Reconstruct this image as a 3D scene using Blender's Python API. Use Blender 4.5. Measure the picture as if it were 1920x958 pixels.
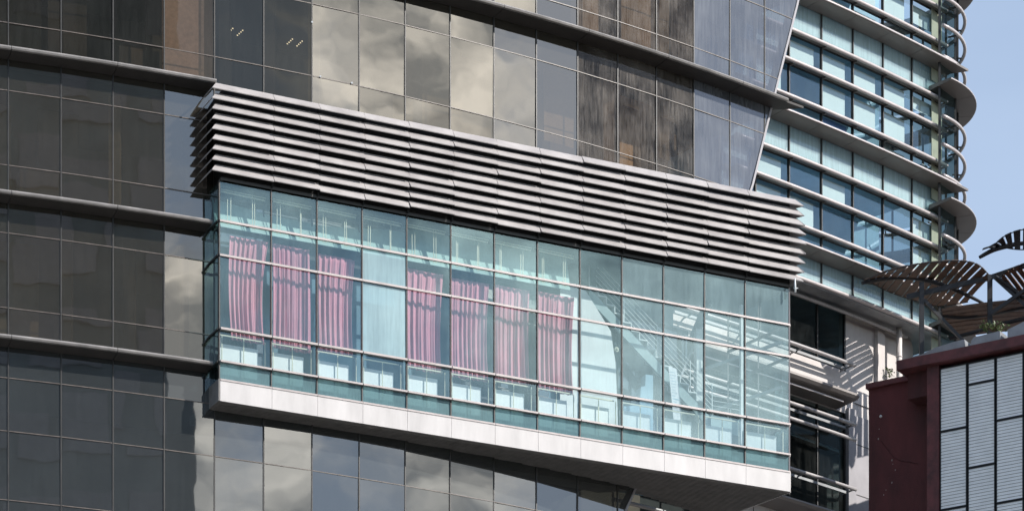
import bpy, bmesh, math, random
from mathutils import Vector
rnd = random.Random(7)
for o in list(bpy.data.objects): bpy.data.objects.remove(o)
SC = bpy.context.scene
COL = SC.collection
# ------------------------------------------------------------ camera, world, sun
F, YH, PX0, EYE = 6500.0, 3000.0, 960.0, 1.6
cam_d = bpy.data.cameras.new('camera'); cam = bpy.data.objects.new('camera', cam_d); COL.objects.link(cam)
cam.location = (0, 0, EYE); cam.rotation_euler = (math.radians(90), 0, 0)
cam_d.sensor_width = 36; cam_d.lens = F/1920*36; cam_d.shift_y = (YH-479)/1920
cam_d.clip_start = 0.5; cam_d.clip_end = 5000
SC.camera = cam
SUN_AZ, SUN_EL = math.radians(-20), math.radians(34.5)      # azimuth counted from +X
sdir = Vector((math.cos(SUN_AZ)*math.cos(SUN_EL), math.sin(SUN_AZ)*math.cos(SUN_EL), math.sin(SUN_EL)))
sun_d = bpy.data.lights.new('sun', 'SUN'); sun_d.energy = 4.6; sun_d.angle = math.radians(0.5); sun_d.color = (1, .945, .88)
sun = bpy.data.objects.new('sun', sun_d); COL.objects.link(sun)
sun.rotation_euler = sdir.to_track_quat('Z', 'Y').to_euler(); sun.location = (60, -20, 120)
SC.view_settings.view_transform = 'Standard'; SC.view_settings.look = 'None'
SC.view_settings.exposure = 0.35; SC.view_settings.gamma = 1
SC.render.engine = 'CYCLES'
SC.cycles.max_bounces = 8; SC.cycles.transparent_max_bounces = 16; SC.cycles.glossy_bounces = 4
SC.cycles.caustics_reflective = False; SC.cycles.caustics_refractive = False

W = bpy.data.worlds.new('World'); SC.world = W; W.use_nodes = True
def wnodes():
    nt = W.node_tree; nt.nodes.clear(); N = nt.nodes.new; L = nt.links.new
    def math_(op, a, b=None, clamp=False):
        m = N('ShaderNodeMath'); m.operation = op; m.use_clamp = clamp
        for i, v in enumerate((a, b)):
            if v is None: continue
            if isinstance(v, (int, float)): m.inputs[i].default_value = v
            else: L(v, m.inputs[i])
        return m.outputs[0]
    sky = N('ShaderNodeTexSky'); sky.sky_type = 'NISHITA'; sky.sun_disc = False
    sky.sun_elevation = SUN_EL; sky.sun_rotation = math.radians(110)
    sky.air_density = 1.0; sky.dust_density = .3; sky.ozone_density = 1.2
    tc = N('ShaderNodeTexCoord'); d = tc.outputs['Generated']
    mp = N('ShaderNodeMapping'); mp.inputs['Scale'].default_value = (1, 1, 1.7); mp.inputs['Location'].default_value = (3.1, .4, 1.2)
    L(d, mp.inputs['Vector'])
    n = N('ShaderNodeTexNoise'); n.inputs['Scale'].default_value = 6.5; n.inputs['Detail'].default_value = 9; n.inputs['Roughness'].default_value = .64
    n.inputs['Distortion'].default_value = .5
    L(mp.outputs[0], n.inputs['Vector'])
    # cloud banks: where in the sky the bright cumulus stands
    def bump(az, el, sharp):
        a, e = math.radians(az), math.radians(el)
        v = (math.cos(a)*math.cos(e), math.sin(a)*math.cos(e), math.sin(e))
        dt = N('ShaderNodeVectorMath'); dt.operation = 'DOT_PRODUCT'; L(d, dt.inputs[0]); dt.inputs[1].default_value = v
        p = math_('SUBTRACT', dt.outputs['Value'], 1.0)
        p = math_('MULTIPLY', p, sharp)
        return math_('POWER', 2.718, p)
    tot = None
    for az, el, sh, w in ((-50, 20.4, 1500, .36), (-38, 25, 110, .46), (-29, 22.5, 180, .30), (-50, 16.5, 700, .46), (-43.5, 17, 1500, .42), (-29, 17, 300, .16), (-55, 21, 500, .16)):
        b = math_('MULTIPLY', bump(az, el, sh), w)
        tot = b if tot is None else math_('ADD', tot, b)
    cov = math_('ADD', n.outputs['Fac'], tot)
    r = N('ShaderNodeMapRange'); r.interpolation_type = 'SMOOTHSTEP'
    L(cov, r.inputs['Value']); r.inputs['From Min'].default_value = .66; r.inputs['From Max'].default_value = .92
    n2 = N('ShaderNodeTexNoise'); n2.inputs['Scale'].default_value = 15; n2.inputs['Detail'].default_value = 9; n2.inputs['Roughness'].default_value = .58; n2.inputs['Distortion'].default_value = .6
    L(mp.outputs[0], n2.inputs['Vector'])
    cr = N('ShaderNodeValToRGB'); cr.color_ramp.elements[0].position = .40; cr.color_ramp.elements[1].position = .60
    cr.color_ramp.elements[0].color = (.26, .27, .28, 1); cr.color_ramp.elements[1].color = (1.10, 1.04, .95, 1)
    L(n2.outputs['Fac'], cr.inputs[0])
    # thin high cirrus everywhere
    n3 = N('ShaderNodeTexNoise'); n3.inputs['Scale'].default_value = 3.0; n3.inputs['Detail'].default_value = 5
    mp3 = N('ShaderNodeMapping'); mp3.inputs['Scale'].default_value = (1, 1, 4); L(d, mp3.inputs['Vector']); L(mp3.outputs[0], n3.inputs['Vector'])
    ci = N('ShaderNodeMapRange'); L(n3.outputs['Fac'], ci.inputs['Value']); ci.inputs['From Min'].default_value = .25; ci.inputs['From Max'].default_value = .75
    ci.inputs['To Min'].default_value = .30; ci.inputs['To Max'].default_value = .55
    b1 = N('ShaderNodeBackground'); L(sky.outputs[0], b1.inputs[0]); b1.inputs[1].default_value = .13
    b3 = N('ShaderNodeBackground'); b3.inputs[0].default_value = (.58, .68, .84, 1); b3.inputs[1].default_value = 1.05
    m1 = N('ShaderNodeMixShader'); L(ci.outputs[0], m1.inputs[0]); L(b1.outputs[0], m1.inputs[1]); L(b3.outputs[0], m1.inputs[2])
    b2 = N('ShaderNodeBackground'); L(cr.outputs[0], b2.inputs[0]); b2.inputs[1].default_value = 2.3
    mx = N('ShaderNodeMixShader'); L(r.outputs[0], mx.inputs[0]); L(m1.outputs[0], mx.inputs[1]); L(b2.outputs[0], mx.inputs[2])
    o = N('ShaderNodeOutputWorld'); L(mx.outputs[0], o.inputs[0])
wnodes()

# ------------------------------------------------------------ helpers
def at(px, py, Y):                                   # measured picture point at depth Y -> metres
    return Vector(((px-PX0)/F*Y, Y, EYE+(YH-py)/F*Y))
def tag(o, label=None, cat=None, group=None, kind=None):
    if label: o['label'] = label
    if cat: o['category'] = cat
    if group: o['group'] = group
    if kind: o['kind'] = kind
    return o
def empty(name, loc=(0, 0, 0)):
    o = bpy.data.objects.new(name, None); COL.objects.link(o); o.location = loc; o.empty_display_size = .5
    return o
class MB:
    def __init__(s): s.v = []; s.f = []; s.m = []; s.smooth = []
    def poly(s, pts, m=0, sm=False):
        b = len(s.v); s.v += [tuple(p) for p in pts]; s.f.append(tuple(range(b, b+len(pts)))); s.m.append(m); s.smooth.append(sm)
    def prism(s, pts, ext, m=0):                    # closed polygon pushed along ext
        n = len(pts); b = len(s.v); ext = Vector(ext)
        s.v += [tuple(p) for p in pts] + [tuple(Vector(p)+ext) for p in pts]
        fs = [tuple(range(b+n-1, b-1, -1)), tuple(range(b+n, b+2*n))]
        fs += [(b+i, b+(i+1) % n, b+n+(i+1) % n, b+n+i) for i in range(n)]
        s.f += fs; s.m += [m]*len(fs); s.smooth += [False]*len(fs)
    def bar(s, a, b, u, v, m=0):                    # box whose axis runs a->b, half extents u, v (vectors)
        a, b, u, v = map(Vector, (a, b, u, v))
        s.prism([a-u-v, a+u-v, a+u+v, a-u+v], b-a, m)
    def beam(s, a, b, w, h, m=0, up=(0, 0, 1)):
        a, b = Vector(a), Vector(b); d = (b-a).normalized(); up = Vector(up)
        if abs(d.dot(up)) > .95: up = Vector((0, 1, 0))
        x = d.cross(up).normalized(); y = x.cross(d).normalized()
        s.bar(a, b, x*w/2, y*h/2, m)
    def loft(s, rings, m=0, cap=True, sm=True, closed=True):
        k = len(rings[0]); b = len(s.v)
        for r in rings: s.v += [tuple(p) for p in r]
        for i in range(len(rings)-1):
            for j in range(k if closed else k-1):
                s.f.append((b+i*k+j, b+i*k+(j+1) % k, b+(i+1)*k+(j+1) % k, b+(i+1)*k+j)); s.m.append(m); s.smooth.append(sm)
        if cap and closed:
            s.f.append(tuple(b+j for j in range(k-1, -1, -1))); s.m.append(m); s.smooth.append(False)
            e = b+(len(rings)-1)*k
            s.f.append(tuple(e+j for j in range(k))); s.m.append(m); s.smooth.append(False)
    def tube(s, pts, r, m=0, n=10):
        pts = [Vector(p) for p in pts]; rings = []
        for i, p in enumerate(pts):
            d = (pts[min(i+1, len(pts)-1)]-pts[max(i-1, 0)]).normalized()
            up = Vector((0, 0, 1)) if abs(d.z) < .9 else Vector((0, 1, 0))
            x = d.cross(up).normalized(); y = x.cross(d)
            rr = r[i] if isinstance(r, (list, tuple)) else r
            rings.append([p+x*rr*math.cos(a*2*math.pi/n)+y*rr*math.sin(a*2*math.pi/n) for a in range(n)])
        s.loft(rings, m)
    def build(s, name, mats, parent=None):
        me = bpy.data.meshes.new(name); me.from_pydata(s.v, [], s.f)
        if not isinstance(mats, (list, tuple)): mats = [mats]
        for m in mats: me.materials.append(m)
        for i, p in enumerate(me.polygons): p.material_index = s.m[i]; p.use_smooth = s.smooth[i]
        bm = bmesh.new(); bm.from_mesh(me); bmesh.ops.recalc_face_normals(bm, faces=bm.faces); bm.to_mesh(me); bm.free()
        o = bpy.data.objects.new(name, me); COL.objects.link(o)
        if parent:
            o.parent = parent
            l = parent.location.copy(); q = parent.parent
            while q: l += q.location; q = q.parent
            o.matrix_parent_inverse.identity(); o.location = -l
        return o

class Arc:                                          # a vertical cylinder seen from outside
    def __init__(s, cx, cy, R): s.cx, s.cy, s.R = cx, cy, R
    def p(s, t, r=0, z=0): return Vector((s.cx+(s.R+r)*math.sin(t), s.cy-(s.R+r)*math.cos(t), z))
    def t_of(s, px, r=0):
        k = (px-PX0)/F; R = s.R+r
        a = 1+k*k; b = -2*(k*s.cx+s.cy); c = s.cx**2+s.cy**2-R*R
        Y = (-b-math.sqrt(b*b-4*a*c))/(2*a)
        return math.atan2(k*Y-s.cx, s.cy-Y)
    def at(s, px, py, r=0):                         # picture point on the cylinder
        t = s.t_of(px, r); q = s.p(t, r); return t, EYE+(YH-py)/F*q.y
    def sweep(s, mb, prof, ta, tb, n=24, m=0, sm=False, gaps=None):
        rings = [[s.p(ta+(tb-ta)*i/n, r, z) for r, z in prof] for i in range(n+1)]
        mb.loft(rings, m, True, sm)

# ------------------------------------------------------------ materials
def mat(name):
    m = bpy.data.materials.new(name); m.use_nodes = True; nt = m.node_tree; nt.nodes.clear()
    return m, nt, nt.nodes.new, nt.links.new
def plain(name, col, rough=.6, var=.12, scale=3., metal=0., bump=.0, streak=1., spec=.5, bscale=40, dirt=None):
    m, nt, N, L = mat(name)
    tc = N('ShaderNodeTexCoord'); mp = N('ShaderNodeMapping'); mp.inputs['Scale'].default_value = (1, 1, 1/streak)
    L(tc.outputs['Object'], mp.inputs[0])
    n = N('ShaderNodeTexNoise'); n.inputs['Scale'].default_value = scale; n.inputs['Detail'].default_value = 8; n.inputs['Roughness'].default_value = .62; L(mp.outputs[0], n.inputs['Vector'])
    r = N('ShaderNodeValToRGB'); r.color_ramp.elements[0].position = .3; r.color_ramp.elements[1].position = .72
    lo = dirt or tuple(c*(1-var*1.6) for c in col); hi = tuple(min(1, c*(1+var)) for c in col)
    r.color_ramp.elements[0].color = (*lo, 1); r.color_ramp.elements[1].color = (*hi, 1); L(n.outputs['Fac'], r.inputs[0])
    b = N('ShaderNodeBsdfPrincipled'); L(r.outputs[0], b.inputs['Base Color'])
    b.inputs['Metallic'].default_value = metal; b.inputs['Specular IOR Level'].default_value = spec
    rr = N('ShaderNodeMapRange'); L(n.outputs['Fac'], rr.inputs['Value']); rr.inputs['To Min'].default_value = max(0, rough-.12); rr.inputs['To Max'].default_value = min(1, rough+.12)
    L(rr.outputs[0], b.inputs['Roughness'])
    if bump:
        n2 = N('ShaderNodeTexNoise'); n2.inputs['Scale'].default_value = bscale; n2.inputs['Detail'].default_value = 5; L(tc.outputs['Object'], n2.inputs['Vector'])
        bp = N('ShaderNodeBump'); bp.inputs['Strength'].default_value = bump; bp.inputs['Distance'].default_value = .02; L(n2.outputs['Fac'], bp.inputs['Height']); L(bp.outputs[0], b.inputs['Normal'])
    o = N('ShaderNodeOutputMaterial'); L(b.outputs[0], o.inputs[0]); return m
def glass(name, tint, refl, rcol, dirt=.05, dcol=(.35, .33, .30), warp=.15, dscale=1.2, wscale=.8, rough=.015, edge=None, drmin=.0):
    m, nt, N, L = mat(name)
    tc = N('ShaderNodeTexCoord')
    n = N('ShaderNodeTexNoise'); n.inputs['Scale'].default_value = wscale; n.inputs['Detail'].default_value = 1.5; L(tc.outputs['Object'], n.inputs['Vector'])
    bp = N('ShaderNodeBump'); bp.inputs['Strength'].default_value = warp; bp.inputs['Distance'].default_value = .02; L(n.outputs['Fac'], bp.inputs['Height'])
    # Schlick reflectance, the same from both sides of the sheet
    ge = N('ShaderNodeNewGeometry'); dt = N('ShaderNodeVectorMath'); dt.operation = 'DOT_PRODUCT'; L(ge.outputs['Incoming'], dt.inputs[0]); L(bp.outputs[0], dt.inputs[1])
    ab = N('ShaderNodeMath'); ab.operation = 'ABSOLUTE'; L(dt.outputs['Value'], ab.inputs[0])
    om = N('ShaderNodeMath'); om.operation = 'SUBTRACT'; om.inputs[0].default_value = 1; L(ab.outputs[0], om.inputs[1])
    pw = N('ShaderNodeMath'); pw.operation = 'POWER'; L(om.outputs[0], pw.inputs[0]); pw.inputs[1].default_value = 5
    fr = N('ShaderNodeMath'); fr.operation = 'MULTIPLY_ADD'; L(pw.outputs[0], fr.inputs[0]); fr.inputs[1].default_value = .95; fr.inputs[2].default_value = .045
    ad = N('ShaderNodeMath'); ad.operation = 'ADD'; ad.use_clamp = True; L(fr.outputs[0], ad.inputs[0]); ad.inputs[1].default_value = refl
    t = N('ShaderNodeBsdfTransparent'); t.inputs[0].default_value = (*tint, 1)
    g = N('ShaderNodeBsdfGlossy'); g.inputs['Color'].default_value = (*rcol, 1); g.inputs['Roughness'].default_value = rough; L(bp.outputs[0], g.inputs['Normal'])
    mx = N('ShaderNodeMixShader'); L(ad.outputs[0], mx.inputs[0]); L(t.outputs[0], mx.inputs[1]); L(g.outputs[0], mx.inputs[2])
    # rain dirt running down the pane
    mp = N('ShaderNodeMapping'); mp.inputs['Scale'].default_value = (7, 7, .55); L(tc.outputs['Object'], mp.inputs[0])
    n2 = N('ShaderNodeTexNoise'); n2.inputs['Scale'].default_value = dscale*2; n2.inputs['Detail'].default_value = 7; n2.inputs['Roughness'].default_value = .65; L(mp.outputs[0], n2.inputs['Vector'])
    n3 = N('ShaderNodeTexNoise'); n3.inputs['Scale'].default_value = dscale; n3.inputs['Detail'].default_value = 6; L(tc.outputs['Object'], n3.inputs['Vector'])
    mu = N('ShaderNodeMath'); mu.operation = 'MULTIPLY'; L(n2.outputs['Fac'], mu.inputs[0]); L(n3.outputs['Fac'], mu.inputs[1])
    mr = N('ShaderNodeMapRange'); L(mu.outputs[0], mr.inputs['Value']); mr.inputs['From Min'].default_value = .14; mr.inputs['From Max'].default_value = .42; mr.inputs['To Min'].default_value = drmin; mr.inputs['To Max'].default_value = dirt
    df = N('ShaderNodeBsdfDiffuse'); df.inputs[0].default_value = (*dcol, 1)
    m2 = N('ShaderNodeMixShader'); L(mr.outputs[0], m2.inputs[0]); L(mx.outputs[0], m2.inputs[1]); L(df.outputs[0], m2.inputs[2])
    o = N('ShaderNodeOutputMaterial'); L(m2.outputs[0], o.inputs[0]); return m

M = {}
M['dglass'] = glass('bronze_glass', (.30, .29, .26), .19, (.88, .86, .81), dirt=.075, dcol=(.36, .32, .25), warp=.12, drmin=.05, dscale=.7)
M['dglass2'] = glass('bronze_glass_clean', (.22, .23, .22), .15, (.84, .86, .86), dirt=.095, dcol=(.32, .35, .36), warp=.09, wscale=.8, drmin=.07, dscale=.7)
M['nglass'] = glass('near_black_glass', (.26, .26, .24), .03, (.80, .78, .70), dirt=.06, dcol=(.30, .31, .29), warp=.12, drmin=.03, dscale=.7)
M['fglass'] = glass('brown_filmed_glass', (.50, .44, .37), .02, (.8, .78, .7), dirt=.16, dcol=(.32, .26, .20), warp=.1, drmin=.10, dscale=.8)
M['bglass'] = glass('smoked_clear_glass', (.60, .53, .44), .0, (.6, .6, .6), dirt=.30, dcol=(.42, .38, .34), warp=.1, drmin=.0, dscale=1.3)
M['gglass'] = glass('grey_filmed_glass', (.16, .17, .19), .12, (.86, .90, 1.0), dirt=.44, dcol=(.30, .32, .35), warp=.06, drmin=.16, dscale=.8)
M['bay_glass'] = glass('pale_teal_glass', (.90, .97, .97), .11, (.56, .85, .96), dirt=.10, dcol=(.40, .58, .60), warp=.05, drmin=.015)
M['bay_milky'] = glass('hazy_teal_glass', (.88, .96, .97), .13, (.62, .88, .98), dirt=.30, dcol=(.42, .60, .64), warp=.05, drmin=.14, dscale=.6)
M['bay_spandrel'] = glass('teal_spandrel_glass', (.30, .52, .54), .07, (.70, .92, 1.0), dirt=1.0, dcol=(.13, .225, .245), warp=.05, drmin=.62, dscale=2.5)
M['frosted'] = glass('fogged_teal_glass', (.55, .74, .78), .12, (.85, .96, 1.0), dirt=.75, dcol=(.42, .60, .64), warp=.05, drmin=.45, dscale=.5)
M['tglass'] = glass('blue_teal_glass', (.84, .93, .94), .10, (.62, .82, .96), dirt=.05, dcol=(.4, .5, .52), warp=.05)
M['tspandrel'] = glass('pale_green_spandrel', (.74, .87, .90), .08, (.80, .92, 1.0), dirt=.5, dcol=(.50, .64, .67), warp=.04, drmin=.3, dscale=.7)
M['pglass'] = glass('dark_podium_glass', (.42, .50, .50), .0, (.15, .21, .23), dirt=.05, dcol=(.3, .33, .33), warp=.1)
M['frame'] = plain('dark_mullion', (.035, .034, .033), .45, .2)
M['transom'] = plain('thin_bronze_transom', (.15, .125, .11), .4, .25, 6)
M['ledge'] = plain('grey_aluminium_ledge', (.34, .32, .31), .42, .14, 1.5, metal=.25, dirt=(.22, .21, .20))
M['louvre'] = plain('louvre_aluminium', (.42, .395, .385), .48, .12, 1.3, metal=.1, streak=.6, dirt=(.335, .31, .305))
M['fascia'] = plain('white_fascia', (.53, .51, .505), .45, .10, 2.0, streak=4, bump=.03)
M['under'] = plain('shade_black_underside', (.05, .045, .042), .7, .2)  # ledge undersides coloured near black to imitate the shade there
M['stair'] = plain('grey_painted_stair', (.36, .46, .47), .7, .12, 1.5)
M['bulkhead'] = plain('pale_teal_bulkhead', (.36, .50, .47), .8, .15, 1.5)
M['soffit'] = plain('dark_soffit', (.22, .21, .20), .6, .15, 4)
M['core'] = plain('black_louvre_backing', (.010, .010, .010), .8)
M['baybar'] = plain('bay_transom_aluminium', (.36, .325, .32), .4, .08, 3, metal=.2)
M['curtain'] = plain('rose_curtain', (.58, .23, .29), .85, .16, 3, streak=4)
M['white'] = plain('white_interior_wall', (.78, .80, .80), .8, .05, 1.0)
M['teal_wall'] = plain('grey_interior_wall', (.12, .21, .27), .8, .15, .8)
M['cream'] = plain('cream_painted_steel', (.62, .60, .46), .5, .1, 4)
M['dark'] = plain('dark_interior', (.05, .05, .05), .8, .3, 1)
M['brown'] = plain('brown_interior_board', (.16, .12, .09), .7, .3, .9)
M['ochre'] = plain('ochre_interior_board', (.40, .29, .17), .7, .2, 2)
M['tower_ledge'] = plain('tower_ledge_aluminium', (.20, .18, .17), .45, .08, 1.5, metal=.15)
M['tube'] = plain('tower_tube_aluminium', (.54, .49, .48), .35, .06, 2, metal=.25)
M['rail'] = plain('grey_podium_tube', (.40, .38, .38), .4, .1, 2, metal=.2)
M['blind'] = plain('white_roller_blind', (.64, .67, .64), .9, .03, 2)
M['room'] = plain('tower_room_wall', (.34, .50, .62), .9, .2, .5)
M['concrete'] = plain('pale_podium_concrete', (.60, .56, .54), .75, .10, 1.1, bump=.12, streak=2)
M['shadeconc'] = plain('shade_grey_concrete', (.34, .33, .35), .6, .10, 1.4)  # concrete in a darker colour that stands in for shade on the wall
M['red'] = plain('oxblood_render', (.115, .030, .032), .8, .25, .9, bump=.3, streak=2.5, dirt=(.055, .018, .019))
M['redcap'] = plain('oxblood_coping', (.14, .040, .042), .65, .25, 2.2, bump=.35, dirt=(.06, .021, .022))
M['slat'] = plain('white_metal_slat', (.92, .92, .91), .5, .06, 2)
M['black'] = plain('black_steel', (.025, .025, .028), .5, .2, 3)
M['wood'] = plain('brown_timber_slat', (.15, .088, .058), .6, .35, 3, dirt=(.09, .055, .04))
M['sheet'] = plain('grey_sheet_metal', (.30, .31, .32), .45, .2, 1.6, metal=.3)
M['leaf'] = plain('green_leaf', (.08, .13, .03), .5, .4, 8)
M['asphalt'] = plain('asphalt', (.05, .05, .05), .9, .3, .4, bump=.3)
M['paver'] = plain('pavement_paver', (.28, .27, .25), .85, .15, .7)
M['dirt'] = plain('pale_plaster_patch', (.38, .30, .28), .8, .2, 9)
M['crack'] = plain('dark_wall_crack', (.05, .02, .02), .9, .2, 9)
M['dark_stone'] = plain('dark_stone_cladding', (.25, .275, .28), .6, .2, .3)
M['paper'] = plain('printed_banner', (.74, .74, .78), .7, .10, 7)
M['ink'] = plain('blue_print', (.10, .22, .55), .7, .1, 7)
M['pinkbox'] = plain('pink_cloth', (.70, .25, .33), .8, .1, 5)
def emis(name, col, s):
    m, nt, N, L = mat(name); e = N('ShaderNodeEmission'); e.inputs[0].default_value = (*col, 1); e.inputs[1].default_value = s
    o = N('ShaderNodeOutputMaterial'); L(e.outputs[0], o.inputs[0]); return m
M['lamp'] = emis('ceiling_lamp_glow', (1, .82, .55), 2.6)
M['strip'] = emis('strip_light_glow', (.95, 1, 1), 1.6)

# ------------------------------------------------------------ ground
g = MB(); g.poly([(-1500, -1500, 0), (1500, -1500, 0), (1500, 1500, 0), (-1500, 1500, 0)]); tag(g.build('ground', M['asphalt']), kind='structure')
g = MB(); g.prism([(-80, 60, .004), (80, 60, .004), (80, 200, .004), (-80, 200, .004)], (0, 0, .13)); tag(g.build('pavement', M['paver']), kind='structure')

# ------------------------------------------------------------ 1. the dark curved block
FA = Arc(-34.42, 157.09, 65.71)
T0, DT = .3198, .0222
bldg = tag(empty('office_building', (-10, 100, 0)), 'dark bronze glass office block with a gently curved front and thin grey ledges', 'building')
EZ = 1.6
LED = [z+EZ for z in (34.36, 38.28, 42.20, 46.12, 50.04)]
# slanted free end of the glass screen, as (angle, height)
edge = [FA.at(*q) for q in ((1150, 1100), (1172, 958), (1196, 905), (1270, 720), (1345, 540), (1411, 345), (1440, 225), (1494, 10), (1520, -120))]
def t_edge(z):
    if z <= edge[0][1]: return edge[0][0]
    for (ta, za), (tb, zb) in zip(edge, edge[1:]):
        if z <= zb: return ta+(tb-ta)*(z-za)/(zb-za)
    return edge[-1][0]
def clip_edge(poly):                                # poly of (t, z), keep t < t_edge(z)
    out = []
    n = len(poly)
    for i in range(n):
        a, b = poly[i], poly[(i+1) % n]
        da, db = t_edge(a[1])-.0006-a[0], t_edge(b[1])-.0006-b[0]
        if da >= 0: out.append(a)
        if (da >= 0) != (db >= 0):
            s = da/(da-db); out.append((a[0]+(b[0]-a[0])*s, a[1]+(b[1]-a[1])*s))
    return out
def proj(p): return PX0+F*p.x/p.y, YH-F*(p.z-EYE)/p.y
def bay_top(x): return 152+.195*(x-405)
def bay_bot(x): return 752+.146*(x-410)
storeys = [ (30.2-2.9, LED[0], (28.6+EZ, 30.06+EZ, 31.94+EZ, 33.39+EZ)),
            (LED[0], LED[1], (35.30+EZ, 37.34+EZ)),
            (LED[1], LED[2], (39.19+EZ, 41.23+EZ)),
            (LED[2], LED[3], (43.08+EZ, 45.12+EZ)),
            (LED[3], LED[4], (46.97+EZ, 49.01+EZ)) ]
def gtype(j, s, r):
    if 12 <= j <= 14 and s >= 3: return 2
    if j >= 15 and s >= 3: return 3
    if s == 0: return 1
    if s == 3 and j == 3: return 5
    if s == 3 and j < 6: return 4
    return 0
GM = [M['dglass'], M['dglass2'], M['bglass'], M['gglass'], M['nglass'], M['fglass']]
for j in range(-2, 19):
    ta, tb = T0+DT*j, T0+DT*(j+1)
    for si, (z0, z1, tr) in enumerate(storeys):
        cs = [proj(FA.p(t, 0, z)) for t in (ta, tb) for z in (z0, z1)]
        if max(c[0] for c in cs) < -70 or min(c[1] for c in cs) > 1030 or max(c[1] for c in cs) < -60: continue
        if all(430 < c[0] < 1475 and bay_top(c[0])+25 < c[1] < bay_bot(c[0])-45 for c in cs): continue
        zs = [z0+.05]+list(tr)+[z1-.05]
        w = MB(); fr = MB(); any_ = False
        for r in range(len(zs)-1):
            a, b = zs[r]+.012, zs[r+1]-.012
            poly = clip_edge([(ta+.0003, a), (tb-.0003, a), (tb-.0003, b), (ta+.0003, b)])
            if len(poly) < 3: continue
            any_ = True
            tl, tz, tw = rnd.uniform(-.007, .007), rnd.uniform(-.006, .006), 0
            pts = []
            for (t, z) in poly:
                u = (t-ta)/(tb-ta)*2-1; v = (z-a)/(b-a)*2-1
                pts.append(FA.p(t, tl*u+tz*v+tw*u*v, z))
            w.poly(pts, gtype(j, si, r))
        if not any_: continue
        wo = w.build('window', GM, bldg)
        # mullion on the left side, transoms
        zt = z1
        if ta > t_edge(z0): 
            # mullion starts above the slanted edge
            zz = z0
            while zz < z1 and t_edge(zz) < ta: zz += .05
            zb0 = zz
        else: zb0 = z0
        if zb0 < z1-.1:
            q0 = FA.p(ta, .005, zb0); q1 = FA.p(ta, .005, z1)
            tn = Vector((math.cos(ta), math.sin(ta), 0))*.017; nn = Vector((math.sin(ta), -math.cos(ta), 0))*.02
            fr.bar(q0, q1, tn, nn, 0)
        for z in zs[1:-1]:
            te = min(tb-.0003, t_edge(z))
            if te > ta+.002:
                fr.bar(FA.p(ta+.0003, .004, z), FA.p(te, .004, z), (0, 0, .011), Vector((math.sin(ta), -math.cos(ta), 0))*.014, 1)
        if fr.v: fr.build('frame', [M['frame'], M['transom']], wo)
# ledges with joints every second bay
tipt = {2: FA.t_of(395, .4), 1: FA.t_of(396, .4), 0: FA.t_of(397, .4)}
for k in range(4):
    z = LED[k]; lb = MB(); jt = MB()
    t_end = tipt.get(k, FA.t_of(1474, .5))
    if k == 2: t_end = FA.t_of(404, .4)
    pr = [(-.05, z+.07), (.46, z+.055), (.52, z+.03), (.55, z-.015), (.53, z-.06), (.48, z-.075), (-.05, z-.075)]
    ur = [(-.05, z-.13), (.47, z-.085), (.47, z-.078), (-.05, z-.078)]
    if k == 3: pr = [(r*1.15, zz) for r, zz in pr]; ur = [(r*1.15, zz) for r, zz in ur]
    t = T0-2*DT
    while t < t_end-1e-4:
        t2 = min(t+2*DT, t_end)
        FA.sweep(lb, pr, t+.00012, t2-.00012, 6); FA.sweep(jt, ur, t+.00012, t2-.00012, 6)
        t = t2
    if k == 3:                                      # pointed free end past the slanted glass edge
        a = FA.p(t_end, -.05, z); b = FA.p(t_end, .52, z); c = FA.p(t_end+.0115, .50, z)
        jt.prism([a+Vector((0, 0, -.12)), b+Vector((0, 0, -.07)), c+Vector((0, 0, -.04))], (0, 0, .07))
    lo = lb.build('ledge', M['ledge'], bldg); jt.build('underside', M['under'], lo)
    bb = MB(); FA.sweep(bb, [(-.02, z-.05), (.012, z-.05), (.012, z+.05), (-.02, z+.05)], T0-2*DT, min(t_end, t_edge(z)-.001), 12); bb.build('spandrel', M['frame'], bldg)
# slanted end trim with real depth (return of the screen)
tr = MB(); rings = []
for (t, z) in edge: rings.append([FA.p(t-.0006, .03, z), FA.p(t+.0006, .03, z), FA.p(t+.0004, -.35, z), FA.p(t-.0010, -.35, z)])
tr.loft(rings, 0, True, False); tr.build('edge_trim', M['shadeconc'], bldg)
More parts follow.
